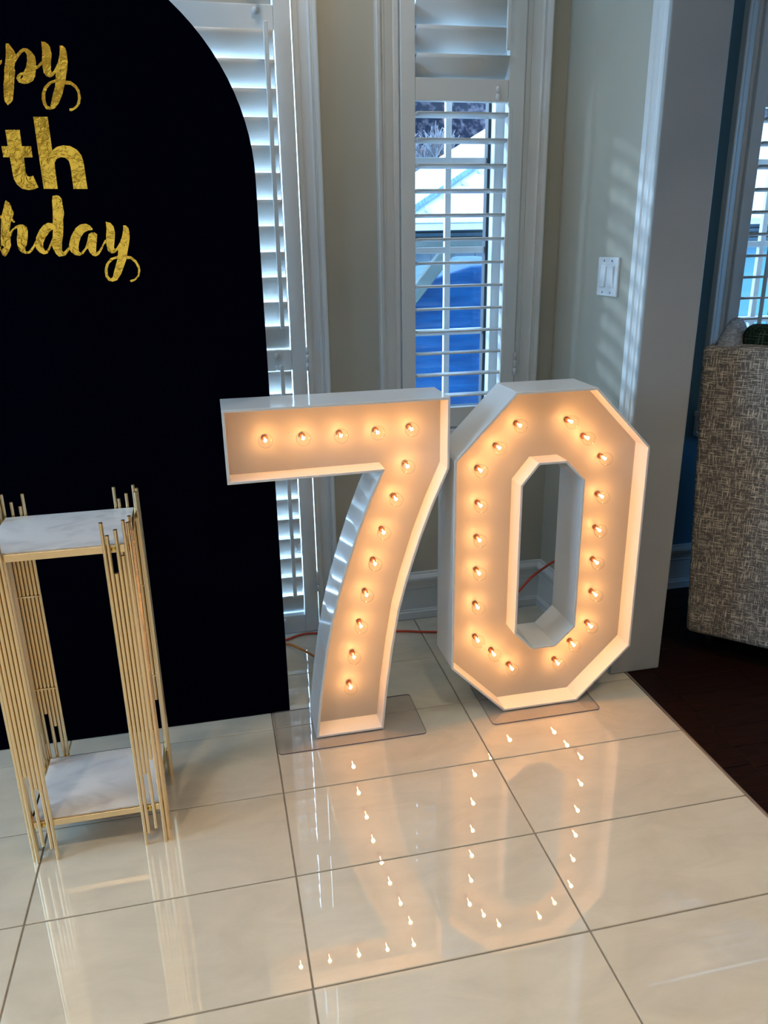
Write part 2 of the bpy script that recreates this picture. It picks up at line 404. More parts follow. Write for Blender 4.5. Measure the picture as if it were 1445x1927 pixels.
# baseboards: profile (projection, height)
BPROF = [(0, 0), (0.016, 0), (0.016, 0.030), (0.012, 0.034), (0.012, 0.038), (0.009, 0.042), (0.009, 0.128), (0.013, 0.133), (0.011, 0.140), (0.014, 0.150),
         (0.021, 0.168), (0.025, 0.171), (0.025, 0.180), (0.018, 0.188), (0.012, 0.194), (0.012, 0.199), (0, 0.200)]
def base_x(name, x0, x1, y, mat='trim'):
    return tag(MB().prism([[(y-p, h) for p, h in BPROF]], lambda u, v, w: (w, u, v), x0, x1).build(name, MAT[mat]), kind='structure')
base_x('baseboard_back', 0.312, 1.15, YW)
base_x('baseboard_back_left', -3.0, DX0-0.076, YW)
base_x('baseboard_far_room', 1.358, 5.1, YW, 'trim')
bb = MB().add([(wy(y)-p, y, h) for y in (YW-0.004, 0.447) for p, h in BPROF],
              [(i, i+1, len(BPROF)+i+1, len(BPROF)+i) for i in range(len(BPROF)-1)] + [tuple(range(len(BPROF))), tuple(range(2*len(BPROF)-1, len(BPROF)-1, -1))])
tag(bb.build('baseboard_right', MAT['trim']), kind='structure')

# ------------------------------------------------------------------ windows (glass, sash, muntins)
WHITEV = noise_mat('white_vinyl', (0.74, 0.75, 0.76), (0.77, 0.78, 0.79), 5, 0.35)
GASKET = M('dark_gasket', (0.02, 0.025, 0.035), 0.5)
def window(name, x0, x1, z0, z1, vm, hm, mirror=False):
    root = tag(empty(name, ((x0+x1)/2, YW+0.09, z0)), kind='structure')
    f = MB()
    sa = 0.075                                   # outer frame width
    for q in ((x0, x0+0.028, z0, z1), (x1-sa, x1-0.040, z0, z1), (x0, x1, z0, z0+0.05), (x0, x1, z1-0.05, z1)):
        f.box(q[0], q[1], YW+0.05, YW+0.15, q[2], q[3])
    f.box(x1-0.040, x1, YW+0.012, YW+0.15, z0, z1)
    f.build('window_frame', WHITEV, root, bevel=0.003)
    gx0, gx1, gz0, gz1 = x0+0.028, x1-sa, z0+0.05, z1-0.05
    g = MB()
    for q in ((gx0, gx0+0.010, gz0, gz1), (gx1-0.010, gx1, gz0, gz1), (gx0, gx1, gz0, gz0+0.010), (gx0, gx1, gz1-0.01, gz1)):
        g.box(q[0], q[1], YW+0.092, YW+0.125, q[2], q[3])
    g.build('sash', GASKET, root)
    MB().box(gx0+0.008, gx1-0.008, YW+0.108, YW+0.112, gz0+0.008, gz1-0.008).build('pane', MAT['glass'], root)
    for x in vm: MB().box(x-0.011, x+0.011, YW+0.100, YW+0.120, gz0, gz1).build('muntin', WHITEV, root, bevel=0.002)
    for z in hm: MB().box(gx0+0.009, gx1-0.009, YW+0.1005, YW+0.1195, z-0.011, z+0.011).build('muntin', WHITEV, root, bevel=0.002)
    return root
window('window_1', WX0, WX1, WZ0, WZ1, (0.775,), (1.700, 1.405, 1.115, 1.995))
window('window_2', FX0, FX1, WZ0, WZ1, (2.07, 2.34), (1.700, 1.405, 1.115, 1.995))
# glazed door behind the left shutters
dr = tag(empty('door_1', ((DX0+DX1)/2, YW+0.09, 0)), kind='structure')
f = MB()
for q in ((DX0, DX0+0.10, 0, DZ1), (DX1-0.030, DX1-0.006, 0, DZ1), (DX0, DX1, 0, 0.12), (DX0, DX1, DZ1-0.1, DZ1), (-0.46, -0.34, 0.12, DZ1-0.1)):
    f.box(q[0], q[1], YW+0.09, YW+0.13, q[2], q[3])
f.build('door_frame', WHITEV, dr)
MB().box(DX0+0.1, -0.46, YW+0.108, YW+0.112, 0.12, DZ1-0.1).build('pane', MAT['glass'], dr)
MB().box(-0.34, DX1-0.03, YW+0.108, YW+0.112, 0.12, DZ1-0.1).build('pane', MAT['glass'], dr)

# ------------------------------------------------------------------ plantation shutters
def louver_mesh(wd, name, mat, width=0.089, th=0.0105):
    k = 7; prof = []
    for i in range(k+1):
        t = -1 + 2*i/k; prof.append((t*width/2, th/2*math.sqrt(max(0.0, 1-t*t*0.96))))
    prof += [(a, -b) for a, b in reversed(prof)]
    b = MB().prism([prof], lambda u, v, w: (w, u, v), -wd/2, wd/2)
    b.sm = [True if len(fc) == 4 else False for fc in b.f]
    return b.build(name, mat)
def shutter(label, x0, x1, z0, z1, stileL, stileR, sections, rails, rods, hinge_x, hinges, catches):
    """sections: (z of lowest louver, count, pitch, tilt in degrees; 90 is shut with the top edge towards the room)"""
    y0, y1 = YW-0.024, YW+0.006
    root = tag(empty('plantation_shutter', ((x0+x1)/2, YW-0.01, z0)), label, 'shutter', 'white plantation shutters on the windows')
    for a, b in ((x0, stileL), (stileR, x1)):
        MB().box(a, b, y0, y1, z0, z1).build('stile', MAT['shutter'], root, bevel=0.002)
    for a, b in rails:
        MB().box(stileL+0.0005, stileR-0.0005, y0+0.001, y1, a, b).build('rail', MAT['shutter'], root, bevel=0.002)
    lv = louver_mesh(stileR-stileL-0.005, 'louver', MAT['shutter'])
    ctr = (stileL+stileR)/2 - (x0+x1)/2; first = True
    for zs, cnt, pitch, tilt in sections:
        for k in range(cnt):
            o = place(lv, 'louver', root, (ctr, 0.003, zs + k*pitch - z0), first); first = False
            o.rotation_euler = (R_(-tilt), 0, 0)
    for x, ya, za, zb in rods:
        MB().box(x-0.007, x+0.007, ya-0.006, ya+0.004, za, zb).build('tilt_rod', MAT['shutter'], root, bevel=0.0025)
    for z in hinges:
        h = MB()
        for q in range(3): h.tube([(hinge_x, y0-0.004, z-0.040+q*0.0275), (hinge_x, y0-0.004, z-0.0135+q*0.0275)], 0.0055, 10)
        h.build('hinge', MAT['plate'], root)
    for x, z in catches:
        MB().lathe([(0.0, -0.006), (0.006, -0.006), (0.008, -0.002), (0.008, 0.0)], lambda a, b, h: (x+a, y0+h+0.001, z+b*1.3), 14).build('catch', MAT['plate'], root)
    return root
dl = [(1.131, 12, 0.0800, 67), (0.122, 12, 0.0778, 67), (2.155, 3, 0.08, 67)]
dr_ = [(2.050, 2.118), (1.021, 1.091), (0.006, 0.078), (2.352, 2.405)]
shutter('white shutter leaf with closed louvers beside the navy arch, full door height', -0.402, 0.2315, 0.006, 2.405, -0.345, 0.180, dl, dr_,
        [(0.152, YW-0.052, 1.165, 2.068), (0.142, YW-0.052, 0.17, 1.045), (0.152, YW-0.052, 2.14, 2.34)], 0.2335, (1.058, 0.215, 2.25), [(0.128, 1.073), (0.130, 1.033), (0.100, 0.060), (0.125, 2.100)])
shutter('white shutter leaf mostly hidden behind the navy arch backdrop', -1.040, -0.406, 0.006, 2.405, -0.985, -0.462, dl, dr_,
        [(-0.955, YW-0.052, 1.165, 2.068), (-0.955, YW-0.052, 0.17, 1.045)], -1.042, (1.058, 0.215), [])
shutter('white shutter with its lower louvers open, on the window above the seven and zero', 0.575, 0.997, 0.780, 2.405, 0.623, 0.9415,
        [(1.966, 5, 0.0785, 51), (0.899, 13, 0.0775, 4)], [(0.782, 0.854), (1.868, 1.934), (2.352, 2.405)],
        [(0.924, YW-0.052, 2.012, 2.345), (0.9395, YW-0.050, 0.90, 1.852)], 0.9985, (1.005, 2.23), [(0.905, 1.905), (0.905, 1.882)])
shutter('white shutter on the far room window above the tweed armchair', 1.866, 2.776, 0.780, 2.405, 1.912, 2.73,
        [(1.966, 5, 0.0785, 51), (0.899, 13, 0.0775, 4)], [(0.782, 0.854), (1.868, 1.934), (2.352, 2.405)],
        [(1.985, YW-0.052, 0.90, 1.852), (1.985, YW-0.052, 2.012, 2.345)], 1.864, (1.02, 2.23), [(1.965, 1.905)])

# ------------------------------------------------------------------ light switch
sx = lambda y: wy(y)
sw = tag(empty('light_switch', (wy(0.578), 0.578, 1.322)), 'white double rocker switch plate on the grey wall beside the opening', 'switch')
ang = math.atan2(0.030, 0.578)
rm = Matrix.Rotation(-ang, 3, 'Z') if False else Matrix.Rotation(math.atan(0.030/0.578), 3, 'Z')
def swbox(dy, dz, off, hy, hz, hx, tilt=0.0):
    y = 0.578 + dy
    b = MB(); m = rm @ Matrix.Rotation(tilt, 3, 'Y')
    b.obox((wy(y) - off, y, 1.322+dz), hx, hy, hz, m); return b
swbox(0, 0, 0.004, 0.0600, 0.0600, 0.0038).build('wall_plate', MAT['plate'], sw, bevel=0.0025, segs=3)
for s in (-1, 1):
    swbox(s*0.0235, 0, 0.0083, 0.0172, 0.0345, 0.0012).build('rocker_frame', MAT['plate'], sw, bevel=0.0008)
    r = swbox(s*0.0235, 0, 0.0100, 0.0148, 0.0315, 0.0016, 0.05*s).build('rocker', MAT['plate'], sw, bevel=0.0008)
    for t in (-1, 1):
        swbox(s*0.0235, t*0.0485, 0.0082, 0.0022, 0.0030, 0.0006).build('screw', MAT['screw'], sw)

# ------------------------------------------------------------------ arched backdrop panel
PX, PR, PZ, PY = -0.458, 0.518, 1.600, 0.395
arch = [(PX+PR, 0.0015), (PX+PR, PZ)]
for i in range(1, 48):
    a = math.pi*i/48; arch.append((PX+PR*math.cos(a), PZ+PR*math.sin(a)))
arch += [(PX-PR, PZ), (PX-PR, 0.0015)]
pn = tag(empty('backdrop_panel', (PX, PY+0.01, 0)), 'tall navy arched backdrop panel with gold foil birthday lettering', 'backdrop')
MB().prism([arch], lambda u, v, w: (u, w, v), PY, PY+0.018).build('board', MAT['panel'], pn, bevel=0.002)
for s in (-0.30, 0.30):
    ft = MB().prism([[(PY+0.0185, 0.0015), (PY+0.38, 0.0015), (PY+0.38, 0.03), (PY+0.0185, 0.75)]], lambda u, v, w: (w, u, v), PX+s-0.009, PX+s+0.009)
    ft.build('support_foot', MAT['panel'], pn, bevel=0.001)

LET = {
'p':[[(-0.494,1.8886),(-0.487,1.8884),(-0.482,1.88),(-0.4779,1.8741),(-0.4754,1.8657),(-0.4662,1.875),(-0.4577,1.8801),(-0.4488,1.8797),(-0.4407,1.8739),(-0.4344,1.8644),(-0.4334,1.8523),(-0.4363,1.8352),(-0.4395,1.8228),(-0.4462,1.8128),(-0.4562,1.8071),(-0.4682,1.8056),(-0.4781,1.8084),(-0.4825,1.8169),(-0.4796,1.8231),(-0.4709,1.8294),(-0.4642,1.8308),(-0.4575,1.8408),(-0.4528,1.8542),(-0.4515,1.8664),(-0.4555,1.8735),(-0.4618,1.8703),(-0.4712,1.8598),(-0.48,1.8487),(-0.4829,1.8389),(-0.4824,1.8316),(-0.4864,1.8169),(-0.4901,1.7983),(-0.495,1.7797),(-0.4979,1.7697),(-0.51,1.7595),(-0.5157,1.7682),(-0.5158,1.7793),(-0.5126,1.804),(-0.5088,1.8164),(-0.506,1.8335),(-0.5019,1.8481),(-0.4974,1.8651),(-0.4955,1.8796)],[(-0.4662,1.8247),(-0.47,1.8227),(-0.4739,1.8171),(-0.4724,1.8159),(-0.4679,1.8197)]],
'link':[[(-0.4363,1.8437),(-0.4309,1.8451),(-0.4218,1.8538),(-0.419,1.8551),(-0.4201,1.8478),(-0.4305,1.839),(-0.4347,1.837),(-0.437,1.8388)]],
'y':[[(-0.4156,1.8949),(-0.4079,1.8941),(-0.4008,1.8895),(-0.3978,1.8836),(-0.3963,1.8691),(-0.4006,1.8519),(-0.4029,1.836),(-0.4017,1.8311),(-0.3965,1.8349),(-0.3907,1.8436),(-0.3846,1.8536),(-0.3792,1.8684),(-0.3772,1.8781),(-0.3761,1.8879),(-0.3699,1.888),(-0.3641,1.8828),(-0.3625,1.8737),(-0.3629,1.8541),(-0.3665,1.8381),(-0.3701,1.8269),(-0.3732,1.8144),(-0.3762,1.8069),(-0.3846,1.7855),(-0.3953,1.7664),(-0.4063,1.7549),(-0.4174,1.7516),(-0.4252,1.7527),(-0.431,1.7621),(-0.4327,1.7746),(-0.4301,1.7884),(-0.4232,1.8009),(-0.4112,1.8111),(-0.3952,1.817),(-0.3933,1.83),(-0.4001,1.8237),(-0.4072,1.8205),(-0.4147,1.8228),(-0.4196,1.8294),(-0.4205,1.8404),(-0.42,1.8551),(-0.4165,1.8734)],[(-0.3969,1.8102),(-0.4065,1.8075),(-0.4172,1.7973),(-0.4228,1.786),(-0.4246,1.7722),(-0.4226,1.761),(-0.4165,1.7573),(-0.4124,1.7674),(-0.4056,1.7863),(-0.399,1.8002)]],
'curl':[[(-0.3727,1.815),(-0.362,1.814),(-0.3511,1.8062),(-0.3446,1.795),(-0.3433,1.78),(-0.3473,1.766),(-0.3567,1.7557),(-0.3691,1.7491),(-0.3736,1.7503),(-0.3729,1.7554),(-0.3647,1.7562),(-0.3557,1.7633),(-0.3508,1.7748),(-0.3495,1.7887),(-0.3535,1.7986),(-0.3631,1.8059),(-0.3758,1.8069)]],
'T':[[(-0.5247,1.7073),(-0.4923,1.7076),(-0.493,1.672),(-0.4721,1.6722),(-0.4726,1.6474),(-0.4922,1.6473),(-0.4935,1.6167),(-0.4914,1.6063),(-0.4857,1.6041),(-0.4777,1.6071),(-0.4696,1.5802),(-0.4794,1.5757),(-0.4934,1.5742),(-0.508,1.5773),(-0.5178,1.587),(-0.5232,1.6004),(-0.5236,1.6166),(-0.5241,1.6474),(-0.5387,1.6474),(-0.5388,1.6717),(-0.5246,1.6718)]],
'H':[[(-0.4577,1.7362),(-0.4249,1.7366),(-0.4256,1.6628),(-0.4151,1.6707),(-0.3993,1.6747),(-0.3828,1.6731),(-0.3686,1.6651),(-0.3596,1.6526),(-0.3567,1.6378),(-0.3556,1.5763),(-0.3886,1.5764),(-0.3885,1.6272),(-0.3905,1.6399),(-0.3987,1.6472),(-0.4077,1.6482),(-0.4182,1.6442),(-0.4235,1.6361),(-0.4249,1.6242),(-0.4254,1.5766),(-0.4579,1.5767)]],
'h':[[(-0.5486,1.5511),(-0.5418,1.5458),(-0.5385,1.5376),(-0.5388,1.5317),(-0.5353,1.5246),(-0.5362,1.5187),(-0.5405,1.5104),(-0.5355,1.5008),(-0.5393,1.4997),(-0.5445,1.5039),(-0.5491,1.4903),(-0.5533,1.4771),(-0.5459,1.4842),(-0.5365,1.4913),(-0.5275,1.4954),(-0.518,1.4953),(-0.5106,1.4886),(-0.5098,1.479),(-0.512,1.4645),(-0.5171,1.4476),(-0.5216,1.4416),(-0.5224,1.4325),(-0.5146,1.4323),(-0.503,1.4449),(-0.4935,1.4594),(-0.497,1.4448),(-0.5075,1.4316),(-0.5143,1.4268),(-0.5228,1.4264),(-0.5308,1.429),(-0.537,1.4358),(-0.539,1.4492),(-0.5381,1.4625),(-0.534,1.4769),(-0.533,1.4871),(-0.542,1.483),(-0.5469,1.4747),(-0.552,1.4651),(-0.5536,1.4555),(-0.5537,1.447),(-0.5615,1.4326),(-0.5676,1.4242),(-0.5718,1.4206),(-0.5772,1.4243),(-0.5793,1.4329),(-0.5771,1.4534),(-0.5725,1.4774),(-0.568,1.5012),(-0.5666,1.5095),(-0.576,1.5096),(-0.5748,1.5167),(-0.5643,1.5166),(-0.5567,1.5342),(-0.5514,1.5482)]],
'd':[[(-0.4399,1.5606),(-0.4312,1.5623),(-0.4243,1.5605),(-0.4193,1.5534),(-0.4194,1.5403),(-0.4186,1.52),(-0.4233,1.5044),(-0.4251,1.4875),(-0.4283,1.4694),(-0.4334,1.4511),(-0.4358,1.434),(-0.4326,1.4265),(-0.4298,1.4203),(-0.4449,1.4181),(-0.4513,1.4244),(-0.4558,1.4355),(-0.4586,1.4454),(-0.4659,1.4333),(-0.4719,1.426),(-0.4807,1.4243),(-0.4897,1.4288),(-0.4967,1.4387),(-0.497,1.4485),(-0.4928,1.4642),(-0.483,1.481),(-0.4716,1.4929),(-0.4598,1.4988),(-0.4486,1.4969),(-0.4447,1.5238),(-0.4426,1.5499)],[(-0.45,1.4836),(-0.4594,1.4771),(-0.4697,1.4651),(-0.4777,1.4518),(-0.4792,1.4421),(-0.4759,1.4316),(-0.4682,1.4382),(-0.4591,1.4546),(-0.4541,1.4636)]],
'link2':[[(-0.438,1.4263),(-0.43,1.4307),(-0.4212,1.4395),(-0.417,1.4379),(-0.4184,1.4335),(-0.43,1.4202),(-0.4374,1.4203)]],
'a':[[(-0.3709,1.4955),(-0.3618,1.4914),(-0.356,1.4839),(-0.3565,1.4802),(-0.3663,1.4796),(-0.3775,1.4746),(-0.3864,1.4643),(-0.3927,1.451),(-0.3959,1.4391),(-0.3957,1.4293),(-0.3924,1.4262),(-0.3847,1.4329),(-0.3794,1.4388),(-0.3728,1.4536),(-0.3676,1.47),(-0.361,1.4743),(-0.3534,1.475),(-0.3466,1.4697),(-0.3489,1.4578),(-0.3524,1.4428),(-0.3553,1.4263),(-0.3489,1.4292),(-0.3397,1.4411),(-0.3302,1.456),(-0.3258,1.4574),(-0.3268,1.4499),(-0.3331,1.4455),(-0.3392,1.4335),(-0.3483,1.4216),(-0.3565,1.4172),(-0.3639,1.4189),(-0.3704,1.4266),(-0.3735,1.4372),(-0.3787,1.4327),(-0.3859,1.4238),(-0.3955,1.4195),(-0.4058,1.4212),(-0.4153,1.4289),(-0.419,1.4395),(-0.4158,1.4514),(-0.4091,1.4676),(-0.3969,1.4852),(-0.3838,1.4939)]],
'y2':[[(-0.3224,1.4998),(-0.3114,1.4967),(-0.3049,1.4885),(-0.303,1.4735),(-0.3056,1.4586),(-0.31,1.4376),(-0.308,1.433),(-0.3019,1.4389),(-0.2945,1.4494),(-0.2875,1.4628),(-0.2825,1.4793),(-0.2811,1.4904),(-0.2751,1.4904),(-0.269,1.4836),(-0.268,1.4731),(-0.2693,1.458),(-0.2731,1.443),(-0.2792,1.4233),(-0.2824,1.4097),(-0.2927,1.3884),(-0.3009,1.3716),(-0.3119,1.3579),(-0.3232,1.3543),(-0.3337,1.3569),(-0.34,1.3679),(-0.34,1.3818),(-0.3355,1.397),(-0.3221,1.412),(-0.303,1.4177),(-0.3005,1.4321),(-0.3098,1.4247),(-0.3176,1.4233),(-0.3259,1.4303),(-0.3274,1.4424),(-0.3262,1.4619),(-0.3224,1.4842)],[(-0.3046,1.4109),(-0.3149,1.4088),(-0.3269,1.3983),(-0.3323,1.3862),(-0.3334,1.3708),(-0.3284,1.3622),(-0.3227,1.3644),(-0.3169,1.3797),(-0.3114,1.3934)]],
'curl2':[[(-0.2812,1.4173),(-0.2709,1.4155),(-0.2596,1.4061),(-0.2527,1.3921),(-0.2518,1.3797),(-0.2565,1.3659),(-0.2654,1.3567),(-0.2777,1.3516),(-0.2811,1.3556),(-0.2777,1.3578),(-0.2681,1.3599),(-0.2593,1.369),(-0.2567,1.3845),(-0.2621,1.3985),(-0.2717,1.4087),(-0.2837,1.4097)]],
}

def letter(loops, dx=0.0, dz=0.0, lift=0.0, name='foil_letter', sx=1.0, sz=1.0, cx=0.0, cz=0.0):
    lp = [[(cx+(p[0]-cx)*sx+dx, cz+(p[1]-cz)*sz+dz) for p in l] for l in loops]
    return MB().prism(lp, lambda u, v, w: (u, w, v), PY-0.0009-lift, PY-0.0002-lift).build(name, MAT['foil'], pn)
def stroke(pts, ws, dx=0.0, dz=0.0, lift=0.0):
    """flat brush stroke: centre line points and half widths, drawn as one outline"""
    L, Rr = [], []
    for i, p in enumerate(pts):
        a = Vector(pts[max(i-1, 0)]); b = Vector(pts[min(i+1, len(pts)-1)]); t = (b-a).normalized(); nn = Vector((-t.y, t.x))
        L.append((p[0]+nn.x*ws[i]+dx, p[1]+nn.y*ws[i]+dz)); Rr.append((p[0]-nn.x*ws[i]+dx, p[1]-nn.y*ws[i]+dz))
    return letter([L + Rr[::-1]], 0, 0, lift)
# happy
letter(LET['y']); letter(LET['curl']); letter(LET['link'], lift=0.0008)
letter(LET['p']); letter(LET['p'], dx=-0.0885, dz=0.0); letter(LET['link'], dx=-0.0885, lift=0.0008)
letter(LET['a'], dx=-0.272, dz=0.381); letter(LET['h'], dx=-0.197, dz=0.378)
# 70th
letter(LET['T']); letter(LET['H'])
zero_o = [(-0.600+0.050*math.cos(2*math.pi*i/28), 1.640+0.067*math.sin(2*math.pi*i/28)) for i in range(28)]
zero_i = [(-0.600+0.018*math.cos(2*math.pi*i/28), 1.640+0.040*math.sin(2*math.pi*i/28)) for i in range(28)]
letter([zero_o, zero_i])
letter([[(-0.765, 1.705), (-0.662, 1.705), (-0.662, 1.680), (-0.712, 1.576), (-0.748, 1.576), (-0.700, 1.677), (-0.765, 1.677)]])
# birthday
letter(LET['y2']); letter(LET['curl2']); letter(LET['a']); letter(LET['link2'], lift=0.0008); letter(LET['d']); letter(LET['h'])
stroke([(-0.610, 1.535), (-0.612, 1.49), (-0.606, 1.445), (-0.592, 1.432), (-0.572, 1.445)], [0.004, 0.010, 0.009, 0.004, 0.003])
stroke([(-0.632, 1.510), (-0.600, 1.507), (-0.575, 1.509)], [0.003, 0.004, 0.003], lift=0.0008)
stroke([(-0.665, 1.495), (-0.658, 1.508), (-0.652, 1.470), (-0.655, 1.432)], [0.002, 0.006, 0.008, 0.005])
stroke([(-0.652, 1.480), (-0.640, 1.496), (-0.626, 1.492)], [0.003, 0.004, 0.006], lift=0.0008)
stroke([(-0.690, 1.500), (-0.692, 1.470), (-0.688, 1.438), (-0.672, 1.435)], [0.006, 0.009, 0.007, 0.003])
letter([[(-0.690+0.008*math.cos(i*0.6283), 1.528+0.008*math.sin(i*0.6283)) for i in range(10)]])
stroke([(-0.745, 1.555), (-0.748, 1.50), (-0.746, 1.44)], [0.006, 0.010, 0.007])
stroke([(-0.742, 1.445), (-0.722, 1.432), (-0.708, 1.450), (-0.712, 1.480), (-0.735, 1.490)], [0.003, 0.006, 0.008, 0.006, 0.002], lift=0.0008)

# ------------------------------------------------------------------ marquee numbers
YF, YP, YB = 0.220, 0.292, 0.380
ZB = 0.0048
def bulb_protos():
    g = MB()
    prof = [(0.0066, 0.0275), (0.0075, 0.0220), (0.0105, 0.0185)]
    for i in range(4, 21):
        a = math.pi*i/20; prof.append((max(0.0203*math.sin(a), 0.0002), 0.0203*math.cos(a)*1.0))
    g.lathe(prof, lambda a, b, h: (a, h, b), 24)
    go = g.build('bulb', MAT['bulb_glass'], fix=True)
    s = MB()
    s.lathe([(0.0002, 0.0265), (0.0066, 0.0265), (0.0075, 0.0285), (0.0075, 0.0385), (0.0002, 0.0385)], lambda a, b, h: (a, h, b), 18)
    so = s.build('socket', MAT['socket'])
    fl = MB()
    pts = [(0.004*math.cos(t*1.1), 0.001-0.0035*math.sin(t*2.2)*0.4, 0.004*math.sin(t*1.1)) for t in range(0, 6)]
    fl.tube([(0, 0.026, 0.002), (0, 0.004, 0.003)], 0.0005, 5)
    fl.tube([(0, 0.026, -0.002), (0, 0.004, -0.003)], 0.0005, 5)
    fl.tube([(p[0], p[1]+0.003, p[2]) for p in pts], 0.0009, 5)
    fo = fl.build('filament', MAT['filament'])
    return go, so, fo
BG, BS, BF = bulb_protos()
BULB_POWER = 0.212
bl = bpy.data.lights.new('bulb_light', 'POINT'); bl.energy = BULB_POWER; bl.color = (1.0, 0.42, 0.115); bl.shadow_soft_size = 0.0058
used = [False]
def add_bulb(root, x, z):
    rl = root.location
    g = place(BG, 'bulb', root, (x-rl.x, 0.2525-rl.y, z-rl.z), not used[0])
    s = place(BS, 'socket', g, (0, 0, 0), not used[0])
    f = place(BF, 'filament', g, (0, 0, 0), not used[0])
    used[0] = True
    l = bpy.data.objects.new('bulb_light', bl); C.objects.link(l); l.parent = g; l.location = (0, -0.001, 0)
def offset_loop(loop, d):
    """inset a closed 2D loop by d (towards its inside for counter-clockwise loops)"""
    n_ = len(loop); out = []
    area_ = sum(loop[i][0]*loop[(i+1) % n_][1]-loop[(i+1) % n_][0]*loop[i][1] for i in range(n_))
    sg = 1 if area_ > 0 else -1
    for i in range(n_):
        p0, p1, p2 = Vector(loop[i-1]), Vector(loop[i]), Vector(loop[(i+1) % n_])
        a = (p1-p0).normalized(); b = (p2-p1).normalized()
        na = Vector((-a.y, a.x))*sg; nb = Vector((-b.y, b.x))*sg
        m = (na+nb).normalized(); k = d/max(0.35, m.dot(na))
        out.append((p1.x+m.x*k, p1.y+m.y*k))
    return out
def number(name, label, outer, holes, bulbs, plate):
    xs = [p[0] for p in outer]; cx = (min(xs)+max(xs))/2
    root = tag(empty(name, (cx, (YF+YB)/2, 0)), label, 'number light')
    T = 0.0075
    fn = lambda u, v, w: (u, w, v+ZB)
    MB().prism([outer, offset_loop(outer, T)], fn, YF, YB).build('side_wall', MAT['number_white'], root, bevel=0.0015, segs=2)
    for h in holes:
        MB().prism([offset_loop(h, -T), h], fn, YF, YB).build('side_wall', MAT['number_white'], root, bevel=0.0015, segs=2)
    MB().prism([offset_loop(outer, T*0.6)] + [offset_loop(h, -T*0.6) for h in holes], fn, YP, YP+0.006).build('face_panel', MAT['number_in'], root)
    MB().prism([offset_loop(outer, T*0.6)] + [offset_loop(h, -T*0.6) for h in holes], fn, YB-0.010, YB-0.004).build('back_panel', MAT['number_white'], root)
    for x, z in bulbs: add_bulb(root, x, z+0.001)
    x0, x1, y0, y1 = plate
    pl = MB(); rr = 0.012; lp = []
    for (qx, qy, a0) in ((x1-rr, y1-rr, 0), (x0+rr, y1-rr, 90), (x0+rr, y0+rr, 180), (x1-rr, y0+rr, 270)):
        for k in range(5): lp.append((qx+rr*math.cos(R_(a0+22.5*k)), qy+rr*math.sin(R_(a0+22.5*k))))
    pl.prism([lp], lambda u, v, w: (u, v, w), 0.0006, ZB-0.0002)
    bp = pl.build('base_plate', MAT['acrylic'], root)
    bp.data.materials.append(MAT['acrylic_edge'])
    for pg in bp.data.polygons:
        if abs(pg.normal.z) < 0.5: pg.material_index = 1
    return root
seven = [(-0.079, 0.830), (-0.079, 1.032), (0.538, 1.032), (0.538, 0.829), (0.492, 0.724), (0.455, 0.625), (0.413, 0.492), (0.389, 0.400),
         (0.368, 0.278), (0.348, 0.133), (0.334, 0.0), (0.123, 0.0), (0.142, 0.158), (0.163, 0.290), (0.184, 0.391), (0.208, 0.483),
         (0.235, 0.568), (0.268, 0.665), (0.303, 0.755), (0.340, 0.834)]
B7 = [(0.031, 0.94), (0.133, 0.939), (0.237, 0.939), (0.34, 0.941), (0.437, 0.944), (0.425, 0.837), (0.39, 0.742), (0.353, 0.643), (0.325, 0.548), (0.298, 0.45), (0.278, 0.349), (0.254, 0.247), (0.24, 0.143)]
number('marquee_number', 'white light-up number seven lined with warm bulbs, beside the navy arch', seven, [], B7, (0.003, 0.460, 0.168, 0.393))
zero = [(0.730, 0.0), (0.985, 0.0), (1.160, 0.180), (1.160, 0.848), (0.977, 1.034), (0.731, 1.034), (0.552, 0.848), (0.552, 0.180)]
hole = [(0.819, 0.220), (0.893, 0.220), (0.952, 0.277), (0.950, 0.758), (0.893, 0.817), (0.811, 0.817), (0.762, 0.757), (0.763, 0.277)]
B0 = [(0.76, 0.933), (0.699, 0.871), (0.644, 0.807), (0.647, 0.699), (0.647, 0.589), (0.648, 0.481), (0.647, 0.366), (0.65, 0.25), (0.706, 0.193), (0.769, 0.132), (0.928, 0.129), (0.979, 0.19), (1.035, 0.25), (1.043, 0.362), (1.038, 0.474), (1.038, 0.583), (1.037, 0.693), (1.036, 0.814), (0.975, 0.881), (0.919, 0.934)]
number('marquee_number', 'white light-up eight-sided number zero lined with warm bulbs, nearest the wall opening', zero, [hole], B0, (0.673, 1.040, 0.160, 0.395))

# ------------------------------------------------------------------ gold stand
SXC, SYC, SHX, SHY = -0.4655, 0.020, 0.1535, 0.135
st = tag(empty('gold_plinth_stand', (SXC, SYC, 0)), 'tall gold rod flower stand with two white marble shelves', 'stand')
tops = [0.874, 0.843, 0.752, 0.855, 0.793, 0.876]
bots = [0.0, 0.037, 0.213, 0.048, 0.254, 0.0]
rr = 0.0044
def rod(x, y, z0, z1):
    b = MB(); b.tube([(x, y, z0+0.0003), (x, y, z1)], rr, 14, caps=False)
    b.tube([(x, y, z1-0.0001), (x, y, z0+0.03)], rr*0.82, 12, caps=False)      # hollow inside
    n_ = 14
    b.lathe([(rr, 0), (rr*0.82, 0)], lambda a, c, h: (x+a, y+c, z1), n_)
    o = b.build('rod', MAT['gold'], st, fix=False)
    MB().lathe([(0.0001, 0), (rr*0.82, 0)], lambda a, c, h: (x+a, y+c, z1-0.012), 12).build('bore_shade', MAT['dark'], o)  # dark disc painted in for the shade down the tube
    MB().lathe([(0.0001, 0), (rr, 0)], lambda a, c, h: (x+a, y+c, z0+0.0004), 12).build('rod_end', MAT['gold'], o)
